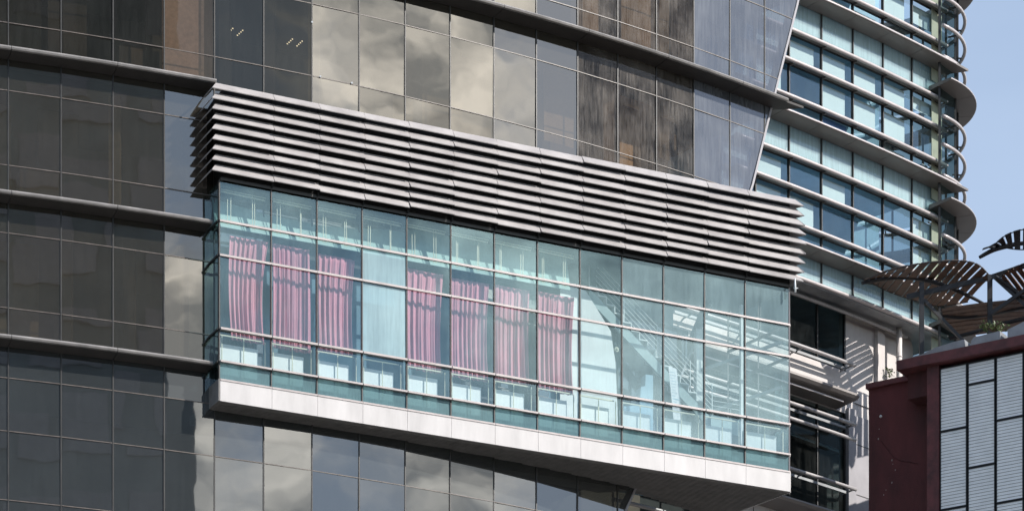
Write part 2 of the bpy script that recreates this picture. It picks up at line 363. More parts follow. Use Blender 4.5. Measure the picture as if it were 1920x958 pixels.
# inside: slabs, back wall, columns, boards and lamps behind the tinted glass
for k in range(5):
    s_ = MB(); z = LED[k]; t2 = min(t_edge(z)-.004, T0+18*DT)
    FA.sweep(s_, [(-4.5, z-.35), (-.12, z-.35), (-.12, z+.12), (-4.5, z+.12)], T0-2*DT, t2, 20); s_.build('floor_slab', M['dark'], bldg)
bw = MB()
FA.sweep(bw, [(-4.6, 28), (-4.5, 28), (-4.5, 54), (-4.6, 54)], T0-2*DT, T0+16.2*DT, 24); bw.build('inner_wall', M['brown'], bldg)
for k, (z0, z1, tr_) in enumerate(storeys):
    if k == 0: continue
    for j in range(-1, 17):
        ta = T0+DT*(j+rnd.uniform(.15, .5)); q = proj(FA.p(ta, 0, (z0+z1)/2))
        if not (-80 < q[0] < 1480 and -150 < q[1] < 1050): continue
        if 430 < q[0] < 1440 and bay_top(q[0])+40 < q[1] < bay_bot(q[0]): continue
        if t_edge(z0) < ta+DT: continue
        kind = rnd.random(); b = MB(); dpt = rnd.uniform(1.0, 2.2)
        if kind < .45:
            zt = z1-.45; FA.sweep(b, [(-dpt, z0+.3), (-dpt+.04, z0+.3), (-dpt+.04, zt), (-dpt, zt)], ta-DT*.4, ta+DT*rnd.uniform(.3, .9), 2)
            b.build('roller_blind', M['ochre'] if rnd.random() < .4 else M['brown'], bldg)
        elif kind < .8:
            b.bar(FA.p(ta, -.9, z0+.12), FA.p(ta, -.9, z1-.35), (.16, 0, 0), (0, .16, 0)); b.build('column', M['ochre'] if rnd.random() < .4 else M['brown'], bldg)
        else:
            FA.sweep(b, [(-1.3, z0+.12), (-.7, z0+.12), (-.7, z0+rnd.uniform(.9, 1.5)), (-1.3, z0+1.2)], ta, ta+DT*.8, 2); b.build('cabinet', M['brown'], bldg)
b = MB(); FA.sweep(b, [(-.34, 43.9), (-.30, 43.9), (-.30, 47.2), (-.34, 47.2)], T0+3.02*DT, T0+3.86*DT, 3); b.build('roller_blind', M['dirt'], bldg)
for px, py in ((584.5, 43), (600, 145), (659, 157), (1076, 297)):
    t, z = FA.at(px, py); c = FA.p(t, .03, z); b = MB(); b.tube([c, c+Vector((0, -.02, 0))], .028, 0, 8); b.build('glass_clip', M['white'], bldg)
for j, x in ((0, 432), (1, 545)):                   # rows of small lamp tubes
    t, z = FA.at(x, 60+j*20, -.6)
    for a in range(2):
        b = MB()
        for i in range(4):
            c = FA.p(t+a*.0046+i*.0008, -.9, z+.08+i*.055)
            b.bar(c, c+Vector((.035, .012, 0)), (0, .01, 0), (0, 0, .012))
        b.build('ceiling_light', M['lamp'], bldg)
for (x, y, w_, h_) in ((1182, 200, .62, .10), (1252, 222, .55, .10), (1266, 268, .09, .46)):     # ochre timbers inside the brown panes
    t, z = FA.at(x, y, -.8); b = MB(); b.bar(FA.p(t, -.8, z-h_/2), FA.p(t, -.8, z+h_/2), Vector((math.cos(t), math.sin(t), 0))*w_/2, (0, .04, 0)); b.build('timber_board', M['ochre'], bldg)
for (x0, x1, z0, z1) in ((1236, 1255, 45.5, 51.2), (1092, 1122, 47.9, 51.2), (1165, 1212, 48.6, 51.2)):
    b = MB(); FA.sweep(b, [(-1.2, z0), (-1.1, z0), (-1.1, z1), (-1.2, z1)], FA.t_of(x0, -1.1), FA.t_of(x1, -1.1), 2); b.build('partition', M['ochre'] if x0 > 1200 else M['brown'], bldg)
# plain body that carries the block down to the street
b = MB(); FA.sweep(b, [(-5, .1), (-.3, .1), (-.3, 27.2), (-5, 27.2)], T0-2*DT, T0+11*DT, 14); b.build('lower_wall', M['frame'], bldg)

# ------------------------------------------------------------ 2. the projecting glazed bay
def BP(X, d=0, z=0):                                # d > 0 stands proud of the glass, towards the street
    return Vector((X+.4319*d, 100+.4788*X-.9019*d, z+EZ))
BN = Vector((.4319, -.9019, 0)); BD = Vector((.9019, .4319, 0))
XL, XR = -8.118, 8.3186
bm_x = [XL]+[-6.725+1.2424*j for j in range(12)]+[XR]
bay = tag(empty('glazed_bay', (0, 100, 30)), 'long projecting glass bay with teal panes, white bottom band and a crown of grey louvres', 'bay window')
rows = [33.86, 34.34, 35.245, 37.29, 38.24, 39.33]
def bay_mat(j, r):
    if r == 0: return 1
    if j == 3 and r in (2, 3): return 2
    if j >= 9: return 3
    return 0
for j in range(13):
    x0, x1 = bm_x[j], bm_x[j+1]; w = MB()
    for r in range(5):
        a, b_ = rows[r]+.01, rows[r+1]-.01; tl, tz = rnd.uniform(-.005, .005), rnd.uniform(-.005, .005)
        w.poly([BP(x0+.012, -tl-tz, a), BP(x1-.012, tl-tz, a), BP(x1-.012, tl+tz, b_), BP(x0+.012, -tl+tz, b_)], bay_mat(j, r))
    wo = w.build('window', [M['bay_glass'], M['bay_spandrel'], M['frosted'], M['bay_milky']], bay)
    f = MB(); f.bar(BP(x0, -.02, 33.80), BP(x0, -.02, 39.36), BD*.017, BN*.05); f.build('mullion', M['frame'], wo)
    for r in (1, 2, 3, 4):
        t = MB(); h = .032 if r > 1 else .028; off = .0 if r > 2 else .05
        e0 = BP(x0+(.012 if r < 3 else .004), .0, rows[r]); e1 = BP(x1-(.012 if r < 3 else .004), .0, rows[r])
        p0 = [e0+Vector((0, 0, -h)), e0+BN*(.06+off)+Vector((0, 0, -h)), e0+BN*(.06+off)+Vector((0, 0, h*.8)), e0+Vector((0, 0, h))]
        t.prism(p0, e1-e0); t.build('transom', M['baybar'], wo)
    fa = MB(); e = .004
    fa.prism([BP(x0+e, .07, 33.235), BP(x0+e, .07, 33.80), BP(x0+e, .03, 33.84), BP(x0+e, -.05, 33.84), BP(x0+e, -.05, 33.235)], BP(x1-e, 0, 0)-BP(x0+e, 0, 0)); fa.build('fascia_panel', M['fascia'], bay)
    sl = MB(); sl.prism([BP(x0+e, .085, 33.80), BP(x0+e, .085, 33.85), BP(x0+e, .0, 33.87), BP(x0+e, .0, 33.80)], BP(x1-e, 0, 0)-BP(x0+e, 0, 0)); sl.build('sill', M['baybar'], bay)
# near end: return glass and its bars
def side(X, dep, z): return BP(X, -dep, z)
se = MB()
for r in range(5): se.poly([side(XL, .03, rows[r]+.01), side(XL, .95, rows[r]+.01), side(XL, .95, rows[r+1]-.01), side(XL, .03, rows[r+1]-.01)], 0)
so = se.build('end_glass', glass('end_return_glass', (.35, .52, .54), .10, (.8, .95, 1), dirt=.1, dcol=(.2, .3, .3)), bay)
sb = MB()
for r in (1, 2, 3, 4): sb.bar(side(XL-.02, 0, rows[r]), side(XL-.02, .9, rows[r]), BD*.03, (0, 0, .025))
sb.bar(side(XL, 0, 33.8), side(XL, 0, 39.36), BD*.012, BN*.012)
sb.build('end_transom', M['frame'], so)
b = MB(); b.prism([BP(XL-.01, .07, 33.235), BP(XL-.01, .07, 33.84), BP(XL-.01, -1.0, 33.84), BP(XL-.01, -1.0, 33.235)], BD*-.03); b.build('end_fascia', M['soffit'], bay)
# far end: skewed glass return
FR = BP(XR, 0, 0); BR = Vector((6.62, 106.2, EZ)); sk = BR-FR
def far(u, z): return FR+sk*u+Vector((0, 0, z))
fe = MB()
for r in range(5): fe.poly([far(.01, rows[r]+.01), far(1, rows[r]+.01), far(1, rows[r+1]-.01), far(.01, rows[r+1]-.01)], 0 if r else 1)
fo = fe.build('far_end_glass', [M['bay_glass'], M['bay_spandrel']], bay)
fb = MB()
for r in (1, 2, 3, 4): fb.bar(far(0, rows[r]), far(1, rows[r]), Vector((.9, .4, 0))*.04, (0, 0, .03))
for u in (.0, .5, 1): fb.bar(far(u, 33.8), far(u, 39.36), (.02, 0, 0), (0, .02, 0))
fb.build('far_end_bar', M['baybar'], fo)
b = MB(); b.prism([far(0, 33.235), far(1, 33.235), far(1, 33.84), far(0, 33.84)], BD*.05); b.build('far_end_fascia', M['fascia'], bay)
# soffit of thin dark strips
sp = [BP(XL, .05, 33.23), BP(XR+.02, .05, 33.23), far(1, 33.23), Vector((3.78, 103.75, 33.23+EZ)), Vector((2.6, 104.0, 33.23+EZ)), Vector((-2, 101.4, 33.23+EZ)), side(XL, 1.6, 33.23)]
b = MB(); b.prism(sp, (0, 0, .08)); b.build('soffit', M['soffit'], bay)
ribs = MB()
for i in range(26):                                 # raised ribs along the bay, cut where the soffit ends
    d = .12+i*.105
    xa = XL+.05 if d < .7 else (-6.5 + (d-.7)*5.5); xb = XR-.35*d*.62
    if d > 1.72: xa = max(xa, 3.78+(d-1.72)*2.75)
    if xb > xa+.2: ribs.bar(BP(xa, -d, 33.217), BP(xb, -d, 33.217), BN*.016, (0, 0, .012))
ribs.build('soffit_rib', M['soffit'], bay)
# louvre crown: black box behind nine mitred blades
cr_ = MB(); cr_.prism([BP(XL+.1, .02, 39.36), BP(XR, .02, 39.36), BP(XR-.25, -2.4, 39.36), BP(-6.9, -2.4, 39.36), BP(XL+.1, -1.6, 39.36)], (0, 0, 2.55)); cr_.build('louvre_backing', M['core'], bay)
for i in range(9):
    z = 39.52+.281*i; b = MB(); h = .215; th = .02
    wr = .10*math.sin(math.pi*(i+.5)/9)
    segs = [XL-.0]+bm_x[1:13]+[XR]
    for j in range(13):
        a, c = segs[j], segs[j+1]; dz = rnd.uniform(-.010, .010)
        if j in (2, 3, 9) and i % 3 == 0: dz -= .02
        tip = rnd.uniform(-.03, .03)
        la = -.28 if j == 0 else .006; lu = -.13 if j == 0 else .006
        ra = (.28+wr) if j == 12 else -.006; ru = (.10+wr) if j == 12 else -.006
        P = [BP(a+la, .28+tip, z+dz), BP(c+ra, .28+tip, z+dz), BP(c+ru, .13, z+h+dz), BP(a+lu, .13, z+h+dz)]
        b.prism(P, -BN*.012+Vector((0, 0, -th)))
    # return along the near end
    P = [BP(XL-.28, .28, z), BP(XL-.28, -.95, z), BP(XL-.13, -.95, z+h), BP(XL-.13, .13, z+h)]
    b.prism(P, BD*.012+Vector((0, 0, -th)))
    P = [BP(XR+.28+wr, .28, z), BP(XR-1.0+wr, -2.2, z), BP(XR-1.15+wr, -2.2, z+h), BP(XR+.10+wr, .13, z+h)]
    b.prism(P, -BD*.012+Vector((0, 0, -th)))
    b.build('louvre_blade', M['louvre'], bay)
for x in bm_x[1:13]:                                # brackets carrying the blades
    b = MB(); b.bar(BP(x, .10, 39.4), BP(x, .10, 41.85), BD*.02, BN*.03); b.build('louvre_bracket', M['core'], bay)
b = MB(); b.bar(BP(XL+.02, .0, 39.40), BP(XR-.02, .0, 39.40), BN*.06, (0, 0, .04)); b.build('head_beam', M['frame'], bay)
# room inside the bay
b = MB(); b.prism([BP(XL+.05, -.04, 33.35), BP(XR-.08, -.04, 33.35), BP(XR-1.0, -2.5, 33.35), BP(XL+.05, -2.5, 33.35)], (0, 0, .25)); b.build('floor', M['teal_wall'], bay)
b = MB(); b.bar(BP(XL+.05, -1.2, 36.3), BP(bm_x[8], -1.2, 36.3), BN*.04, (0, 0, 2.9)); b.build('back_wall', M['teal_wall'], bay)
b = MB(); b.bar(BP(bm_x[8]-.3, -2.4, 36.3), BP(bm_x[11]+.2, -2.4, 36.3), BN*.04, (0, 0, 2.9)); b.build('back_wall', M['teal_wall'], bay)
b = MB()
b.prism([BP(bm_x[8]-.15, -.95, 33.9), BP(bm_x[8]+1.62, -.95, 33.9), BP(bm_x[8]+1.50, -.95, 36.6), BP(bm_x[8]+1.36, -.95, 37.5), BP(bm_x[8]+.62, -.95, 38.55), BP(bm_x[8]-.15, -.95, 38.75)], -BN*.06); b.build('white_wall', M['white'], bay)
b = MB(); b.prism([BP(XL+.06, -.5, 38.30), BP(bm_x[8]-.05, -.5, 38.30), BP(bm_x[8]-.05, -.75, 39.33), BP(XL+.06, -.75, 39.33)], -BN*.05); b.build('ceiling_bulkhead', M['bulkhead'], bay)
for j in range(13):
    x0, x1 = bm_x[j], bm_x[j+1]
    b = MB(); b.bar(BP(x0+.08, -.30, 34.40), BP(x1-.26, -.30, 34.40), BN*.03, (0, 0, .55+rnd.uniform(-.02, .02))); b.build('parapet_panel', M['white'], bay)
    b = MB(); b.bar(BP(x0+.05, -.20, 35.16), BP(x1-.14, -.20, 35.16), BN*.02, (0, 0, .016))
    for u in (.10, .52, .93): b.bar(BP(x0+(x1-x0)*u, -.20, 34.0), BP(x0+(x1-x0)*u, -.20, 35.16), BD*.012, BN*.012)
    b.build('guard_rail', M['cream'], bay)
    if j < 8:
        b = MB()
        for u in (.22, .27, .70, .75): 
            q = x0+(x1-x0)*(u+rnd.uniform(-.02, .02)); b.bar(BP(q, -.28, 38.28), BP(q+rnd.uniform(-.01, .01), -.28, 39.12+rnd.uniform(-.15, .1)), BD*.008, BN*.008)
        b.bar(BP(x0+.14, -.24, 39.16), BP(x1-.08, -.24, 39.13), BN*.02, (0, 0, .012)); b.bar(BP(x0+.14, -.24, 39.22), BP(x1-.05, -.24, 39.20), BN*.02, (0, 0, .008))
        b.build('hanger_rod', M['cream'], bay)
# posts and sloping braces at the open far end
b = MB(); b.bar(BP(bm_x[12]+.28, -.75, 33.9), BP(bm_x[12]+.28, -.75, 38.9), BD*.05, BN*.05); b.build('post', M['white'], bay)
b = MB(); b.bar(BP(bm_x[11]+.75, -1.9, 33.9), BP(bm_x[11]+.75, -1.9, 38.4), BD*.11, BN*.08); b.build('post', M['white'], bay)
for z in (36.15, 37.5):
    b = MB(); b.beam(BP(bm_x[11]+.75, -1.9, z-.35), BP(XR-.1, -.25, z+.30), .06, .09); b.build('brace', M['sheet'], bay)

# curtains
def curtain(x0, x1, ztop, zbot, label, lean=0., seed=1):
    r = random.Random(seed); n = 90; mb = MB(); rings = []
    ph = [r.uniform(0, 6.28) for _ in range(5)]
    nz = 14; nf = r.uniform(5.5, 7.5)
    for k in range(nz+1):
        v = k/nz; ring = []
        for i in range(n+1):
            u = i/n; w = 1+.03*math.sin(v*3)-.10*(math.sin(math.pi*v))*(.4+lean)
            x = x0+(x1-x0)*(u*w)+lean*(1-v)*.25*(u-.3)-lean*.10*math.sin(v*3.1)
            a = (.027+.026*v)*(.5+.6*abs(math.sin(u*4.2+ph[4])))
            d = a*math.sin(u*2*math.pi*nf+ph[0]+1.5*math.sin(u*7+ph[1])+.8*v*math.sin(u*5+ph[2]))+a*.42*math.sin(u*2*math.pi*(nf*2.3)+ph[2]+2*v)+.02*math.sin(u*5+ph[3])
            ring.append(BP(x, -.30+d*.9, ztop-(ztop-zbot)*v))
        rings.append(ring)
    mb.loft(rings, 0, False, True, closed=False)
    c = mb.build('curtain', M['curtain'])
    sm = c.modifiers.new('solid', 'SOLIDIFY'); sm.thickness = .006
    tag(c, label, 'curtain', 'pink curtains behind the teal panes of the glass bay')
    return c
names = {0: 'rose curtain with its foot swept left, in the leftmost pane of the bay',
         1: 'pale pink curtain in the second pane from the left corner of the glass bay',
         2: 'deep rose curtain just left of the one fogged pane without a curtain',
         4: 'deep pink curtain just right of the fogged pane without a curtain',
         5: 'pink curtain in the sixth pane from the left, two panes right of the fogged one',
         6: 'light pink curtain, second to the left of the sunlit white wall',
         7: 'pale rose curtain immediately left of the sunlit white wall in the glass bay'}
for j, lb in names.items():
    x0, x1 = bm_x[j], bm_x[j+1]; wd = x1-x0
    curtain(x0+(.42 if j == 0 else .10+.03*(j % 3)), x0+wd*(.95 if j == 0 else .90+.04*(j % 2)), 37.98+rnd.uniform(-.05, .03), 35.20+rnd.uniform(-.12, .06), lb, .55 if j == 0 else rnd.uniform(-.25, .3), 11+j)

# staircase in the bay
st = tag(empty('staircase', BP(4, -1.2, 33.9)), 'straight pale staircase with thin cable railing, descending to the right behind the glass', 'staircase')
sx0, sz0, sx1, sz1 = bm_x[8]+.75, 38.75, bm_x[11]+.75, 35.50
NS = 15
for i in range(NS):
    u = i/NS; x = sx0+(sx1-sx0)*u; z = sz0+(sz1-sz0)*u; dx = (sx1-sx0)/NS; dz = (sz1-sz0)/NS
    b = MB(); b.prism([BP(x, -1.0, z), BP(x+dx*1.05, -1.0, z), BP(x+dx*1.05, -1.0, z-.035), BP(x, -1.0, z-.035)], -BN*.8)
    b.prism([BP(x+dx, -1.0, z-.03), BP(x+dx+.02, -1.0, z-.03), BP(x+dx+.02, -1.0, z+dz), BP(x+dx, -1.0, z+dz)], -BN*.8)
    b.build('tread', M['white'], st)
b = MB(); b.prism([BP(sx0, -1.02, sz0-.06), BP(sx1, -1.02, sz1-.06), BP(sx1, -1.02, sz1-.42), BP(sx0, -1.02, sz0-.42)], -BN*.08); b.build('stringer', M['stair'], st)
b = MB(); b.prism([BP(sx0, -1.76, sz0-.06), BP(sx1, -1.76, sz1-.06), BP(sx1, -1.76, sz1-.42), BP(sx0, -1.76, sz0-.42)], -BN*.08); b.build('stringer', M['stair'], st)
b = MB(); b.prism([BP(sx1-.1, -.9, sz1), BP(sx1+.95, -.9, sz1), BP(sx1+.95, -.9, sz1-.5), BP(sx1-.1, -.9, sz1-.42)], -BN*1.0); b.build('landing', M['stair'], st)
rl = MB()
for k in range(6):
    h = .2+.15*k; rl.beam(BP(sx0+.2, -1.03, sz0+h-.15), BP(sx1, -1.03, sz1+h), .012, .012)
    rl.beam(BP(sx1, -1.03, sz1+h), BP(sx1+.85, -1.03, sz1+h), .012, .012)
for u in (.0, .28, .55, .82, 1.0): x = sx0+(sx1-sx0)*u; z = sz0+(sz1-sz0)*u; rl.bar(BP(x, -1.03, z), BP(x, -1.03, z+1.0), BD*.01, BN*.01)
rl.bar(BP(sx1+.85, -1.03, sz1), BP(sx1+.85, -1.03, sz1+1.0), BD*.01, BN*.01)
rl.build('cable_railing', M['white'], st)
# banner
b = MB(); X = bm_x[10]+.42
b.prism([BP(X, -.55, 36.62), BP(X+.26, -.58, 36.58), BP(X+.42, -.50, 34.95), BP(X+.12, -.46, 34.95)], -BN*.01)
bn = b.build('banner', M['paper']); tag(bn, 'narrow white banner with faint printing, hung beside the stairs behind the glass', 'banner')
pr = MB()
for k in range(16):
    v = k/16; z = 36.45-1.4*v; xo = X+.03+.13*v; w_ = .10+.12*rnd.random()
    pr.poly([BP(xo, -.535+.06*v, z), BP(xo+w_, -.555+.07*v, z), BP(xo+w_, -.555+.07*v, z-.012-.02*(k in (8, 9, 10))), BP(xo, -.535+.06*v, z-.012-.02*(k in (8, 9, 10)))])
pr.build('print', M['room'], bn)
b = MB(); X = bm_x[9]+.5
b.prism([BP(X, -.8, 33.7), BP(X+.82, -.8, 33.7), BP(X+.82, -.8, 36.35), BP(X+.60, -.8, 36.35), BP(X+.58, -.8, 36.0), BP(X+.45, -.8, 35.95), BP(X+.42, -.8, 35.4), BP(X-.05, -.8, 35.3)], -BN*.3)
tag(b.build('equipment_cabinet', M['room']), 'dark blue grey stepped cabinet standing under the stairs', 'cabinet')
b = MB(); c = BP(bm_x[9]+.30, -1.0, 37.0)
b.tube([c, c+BN*.05], .07, 0, 14); b.tube([c+BN*.05, c+BN*.10], [.05, .02], 0, 12)
tag(b.build('wall_lamp', M['cream']), 'small round cream wall lamp right of the sunlit white wall', 'lamp')
b = MB(); c = BP(bm_x[9]+.45, -1.0, 36.6); b.tube([c, c+Vector((0, 0, -.75))], .008, 0, 6); b.bar(c+Vector((0, 0, -.85)), c+Vector((0, 0, -.72)), BD*.02, BN*.02)
tag(b.build('pull_string', M['dark']), 'thin dark string hanging below the round wall lamp', 'string')

# loose pale rod hanging from the louvres at the far corner
b = MB(); c = BP(XR+.02, .30, 39.55); b.tube([c, c+Vector((0, 0, -.18)), c+Vector((.01, 0, -.42))], [.012, .03, .028], 0, 8); b.bar(c+Vector((-.04, 0, -.30)), c+Vector((.09, 0, -.30)), (0, .01, 0), (0, 0, .015))
tag(b.build('hanging_rod', M['white']), 'short white rod hanging under the last louvre at the far corner of the bay', 'rod')

# ------------------------------------------------------------ 3. the teal tower
TW = Arc(-46.6, 172.5, 84.25); GR = -.26            # tubes run on the arc, glass 0.35 m behind
tower = tag(empty('glass_tower', (12, 110, 0)), 'tall teal glass office tower with rounded corner and pinkish grey sunshade ledges', 'building')
TT0 = TW.t_of(1478.6, GR); TDT = (TW.t_of(1761, GR)-TT0)/5
L3, ST = 42.62+EZ, 3.95
tl_ = [L3-ST, L3, L3+ST, L3+2*ST, L3+3*ST]          # ledge heights
def tw_rows(k): return [tl_[k], tl_[k]+.72, tl_[k]+1.86, tl_[k]+2.82, tl_[k+1]]
lights = [(1520, 210), (1690, 165)]
for k in range(0, 4):
    for j in range(-4, 5):
        ta, tb = TT0+TDT*j, TT0+TDT*(j+1)
        cs = [proj(TW.p(t, GR, z)) for t in (ta, tb) for z in (tl_[k], tl_[k+1])]
        if max(c[0] for c in cs) < 1400 or max(c[1] for c in cs) < -30: continue
        rr = tw_rows(k)
        if k == 0: rr = [rr[-1]-.95+0*rr[0], rr[-1]]
        w = MB()
        for r in range(len(rr)-1):
            top = (r == len(rr)-2); tl, tz = rnd.uniform(-.004, .004), rnd.uniform(-.004, .004)
            a, c = rr[r]+.02, rr[r+1]-.02
            w.poly([TW.p(ta+.0003, GR-tl-tz, a), TW.p(tb-.0003, GR+tl-tz, a), TW.p(tb-.0003, GR+tl+tz, c), TW.p(ta+.0003, GR-tl+tz, c)], 1 if top else 0)
        wo = w.build('window', [M['tglass'], M['tspandrel']], tower)
        f = MB(); f.bar(TW.p(ta, GR+.0, rr[0]), TW.p(ta, GR+.0, rr[-1]), Vector((math.cos(ta), math.sin(ta), 0))*.02, Vector((math.sin(ta), -math.cos(ta), 0))*.05); 
        for z in rr[1:-1]: f.bar(TW.p(ta, GR+.0, z), TW.p(tb, GR+.0, z), (0, 0, .035), Vector((math.sin(ta), -math.cos(ta), 0))*.03)
        f.build('frame', M['frame'], wo)
        bl = MB(); n_ = 0
        for r in range(len(rr)-1):
            top = (r == len(rr)-2)
            if top: a, c = rr[r]+.02, rr[r+1]-.05
            else:
                q = rnd.random()
                if j == 4 and k == 2 and r in (0, 1): continue
                if (k, r) == (2, 0) and j in (0, 1, 2, -1): continue
                if (k, r) == (1, 0) or ((k, r) == (1, 1) and j in (1, 2, 3)): 
                    if (k, r) == (1, 0) and j in (4,): pass
                    else: continue
                if q < .12: continue
                a, c = rr[r]+.03+(rnd.random() < .15)*.4, rr[r+1]-.03
            bl_r = GR-.09 if not top else GR-.06
            g0, g1 = (.03, .18) if not top else (.02, .02)  # blinds cut short at right and top; the gaps imitate the frame's shadow
            if not top: c -= .10
            bl.poly([TW.p(ta+TDT*g0, bl_r, a), TW.p(tb-TDT*g1, bl_r, a), TW.p(tb-TDT*g1, bl_r, c), TW.p(ta+TDT*g0, bl_r, c)]); n_ += 1
        if n_:
            bo = bl.build('blind', M['blind'], wo); s_ = bo.modifiers.new('solid', 'SOLIDIFY'); s_.thickness = .01
ta_, tb_ = TW.t_of(1380), TT0+TDT*5
for k, z in enumerate(tl_):
    if k == 0: continue
    b = MB(); 
    nseg = 6
    for i in range(nseg):
        a = ta_+(tb_-ta_)*i/nseg; c = ta_+(tb_-ta_)*(i+1)/nseg
        TW.sweep(b, [(GR+.02, z+.06), (.37, z+.035), (.415, z+.02), (.42, z-.02), (.37, z-.045), (GR+.02, z-.10)], a+.00008, c-.00008, 5)
    # pointed end
    A = TW.p(tb_, GR+.02, z); B = TW.p(tb_, .42, z); C_ = TW.p(tb_+.0085, .40, z); D = TW.p(tb_+.0005, GR-.3, z)
    b.prism([A+Vector((0, 0, -.095)), B+Vector((0, 0, -.03)), C_+Vector((0, 0, -.03)), D+Vector((0, 0, -.12))], (0, 0, .07)); lo = b.build('ledge', M['tower_ledge'], tower)
    b = MB(); TW.sweep(b, [(.422, z-.035), (.438, z-.02), (.438, z+.02), (.422, z+.03)], ta_, tb_+.0003, 24); b.build('lit_edge_lip', M['tube'], lo)  # pale lip on the dark ledge stands in for its sunlit front edge
    b = MB(); TW.sweep(b, [(-3.5, z-.25), (GR-.05, z-.25), (GR-.05, z+.05), (-3.5, z+.05)], ta_, tb_-.002, 10); b.build('floor_slab', M['room'], tower)
for k in range(0, 4):
    for dz in ((.72, 1.86, 2.82) if k else (3.0,)):
        z = tl_[k]+dz; b = MB(); te = tb_+.0008
        pts = [TW.p(ta_+(te-ta_)*i/24, 0, z) for i in range(25)]; b.tube(pts, .062, 0, 12)
        b2 = MB(); TW.sweep(b2, [(GR+.01, z-.012), (-.075, z-.012), (-.075, z+.012), (GR+.01, z+.012)], ta_, tb_-.0005, 20, 0)
        for j in range(-4, 6):
            t = TT0+TDT*j
            if t < ta_+.002: continue
            n_ = Vector((math.sin(t), -math.cos(t), 0)); b2.bar(TW.p(t, GR, z-.06), TW.p(t, -.05, z-.05), Vector((math.cos(t), math.sin(t), 0))*.015, (0, 0, .035))
        to = b.build('sunshade_tube', M['tube'], tower); b2.build('bracket', M['tower_ledge'], to)
b = MB(); TW.sweep(b, [(-3.6, 40), (-3.5, 40), (-3.5, 60), (-3.6, 60)], ta_, tb_+.012, 12); b.build('inner_wall', M['room'], tower)
for k in (1, 2, 3):
    for j in range(-1, 5):
        if rnd.random() < .8:
            t = TT0+TDT*(j+.35); b = MB(); b.bar(TW.p(t, -1.1, tl_[k+1]-.33), TW.p(t+TDT*.5, -1.2, tl_[k+1]-.33), (0, .05, 0), (0, 0, .02)); b.build('strip_light', M['strip'], tower)
b = MB(); t = TT0+TDT*5; b.bar(TW.p(t, GR, 41.6+EZ), TW.p(t, GR, 60), Vector((math.cos(t), math.sin(t), 0))*.03, Vector((math.sin(t), -math.cos(t), 0))*.06); b.build('corner_mullion', M['frame'], tower)
# soffit under the tower
b = MB(); TW.sweep(b, [(-3.5, 41.58+EZ), (-.03, 41.58+EZ), (-.03, 41.66+EZ), (-3.5, 41.66+EZ)], ta_, TW.t_of(1790), 20); b.build('tower_soffit', M['sheet'], tower)
# rounded corner
NX, NY = 12.2, 115.75
def NP(phi, r, z): return Vector((NX+r*math.cos(phi), NY-r*math.sin(phi), z))
def ring(mb, prof, a0, a1, n=36, m=0, sm=False):
    mb.loft([[NP(math.radians(a0+(a1-a0)*i/n), r, z) for r, z in prof] for i in range(n+1)], m, True, sm)
wide = [45.83+EZ, 49.73+EZ, 53.63+EZ]
for W_ in [41.93+EZ]+wide:
    b = MB()
    for i in range(7):
        a = 49-i*28; ring(b, [(2.3, W_+.05), (3.2, W_+.03), (3.27, W_+.01), (3.27, W_-.03), (3.2, W_-.045), (2.3, W_-.10)], a, a-27.7, 8)
    lo = b.build('corner_ledge', M['tower_ledge'], tower)
    b = MB(); ring(b, [(3.272, W_-.03), (3.288, W_-.02), (3.288, W_+.01), (3.272, W_+.02)], 49, -143, 40); b.build('lit_edge_lip', M['tube'], lo)  # same pale strip imitating a sunlit rim, around the corner
    for dz in (-1.11, -2.04, -3.05):
        z = W_+dz
        b = MB(); b.tube([NP(math.radians(49-i*5.5), 2.9, z) for i in range(36)], .06, 0, 10)
        brs = []
        for i in range(4):
            a = math.radians(30-i*36); bq = MB(); bq.beam(NP(a, 2.55, z), NP(a, 2.9, z), .035, .05); brs.append(bq)
        ro = b.build('corner_ring', M['tube'], tower)
        for bq in brs: bq.build('bracket', M['frame'], ro)
    for i in range(6):
        a0, a1 = 47-i*24, 23-i*24; w = MB()
        for r in range(4):
            zz = [W_-3.9, W_-3.05, W_-2.04, W_-1.11, W_]
            w.poly([NP(math.radians(a0), 2.68, zz[r]+.04), NP(math.radians(a1), 2.68, zz[r]+.04), NP(math.radians(a1), 2.68, zz[r+1]-.04), NP(math.radians(a0), 2.68, zz[r+1]-.04)])
        wo = w.build('corner_window', M['pglass'], tower)
        f = MB(); p = NP(math.radians(a0), 2.68, W_-3.9); f.bar(p, p+Vector((0, 0, 3.9)), (.035, 0, 0), (0, .035, 0)); f.build('mullion', M['frame'], wo)
    b = MB(); b.poly([NP(math.radians(46), 2.3, W_-3.6), NP(math.radians(30), 2.3, W_-3.6), NP(math.radians(30), 2.3, W_-.3), NP(math.radians(46), 2.3, W_-.3)]); bo = b.build('corner_blind', M['cream'], tower); s_ = bo.modifiers.new('solid', 'SOLIDIFY'); s_.thickness = .02
# window displays: printed film and boxes at the sills
t, z = TW.at(1563, 233, GR-.06)
b = MB(); t0_ = TT0+TDT*1.05; t1_ = TT0+TDT*1.85; z0_ = tl_[2]+.05
for (a, c, mm) in ((.0, .20, 1), (.20, .42, 0), (.42, .62, 1)):
    b.poly([TW.p(t0_, GR-.07, z0_+a), TW.p(t1_, GR-.07, z0_+a), TW.p(t1_, GR-.07, z0_+c), TW.p(t0_, GR-.07, z0_+c)], mm)
fo = b.build('window_film', [M['paper'], M['ink']]); tag(fo, 'blue and white patterned film stuck inside a tower pane just above a ledge', 'poster'); s_ = fo.modifiers.new('solid', 'SOLIDIFY'); s_.thickness = .004
b = MB()
for (u, w_, h_) in ((.05, .25, .28), (.36, .22, .50), (.62, .30, .62)):
    c = TW.p(TT0+TDT*(4+u), GR-.30, tl_[2]+.06); b.bar(c, c+Vector((0, 0, h_)), Vector((.35, .36, 0))*w_, (.1, -.1, 0))
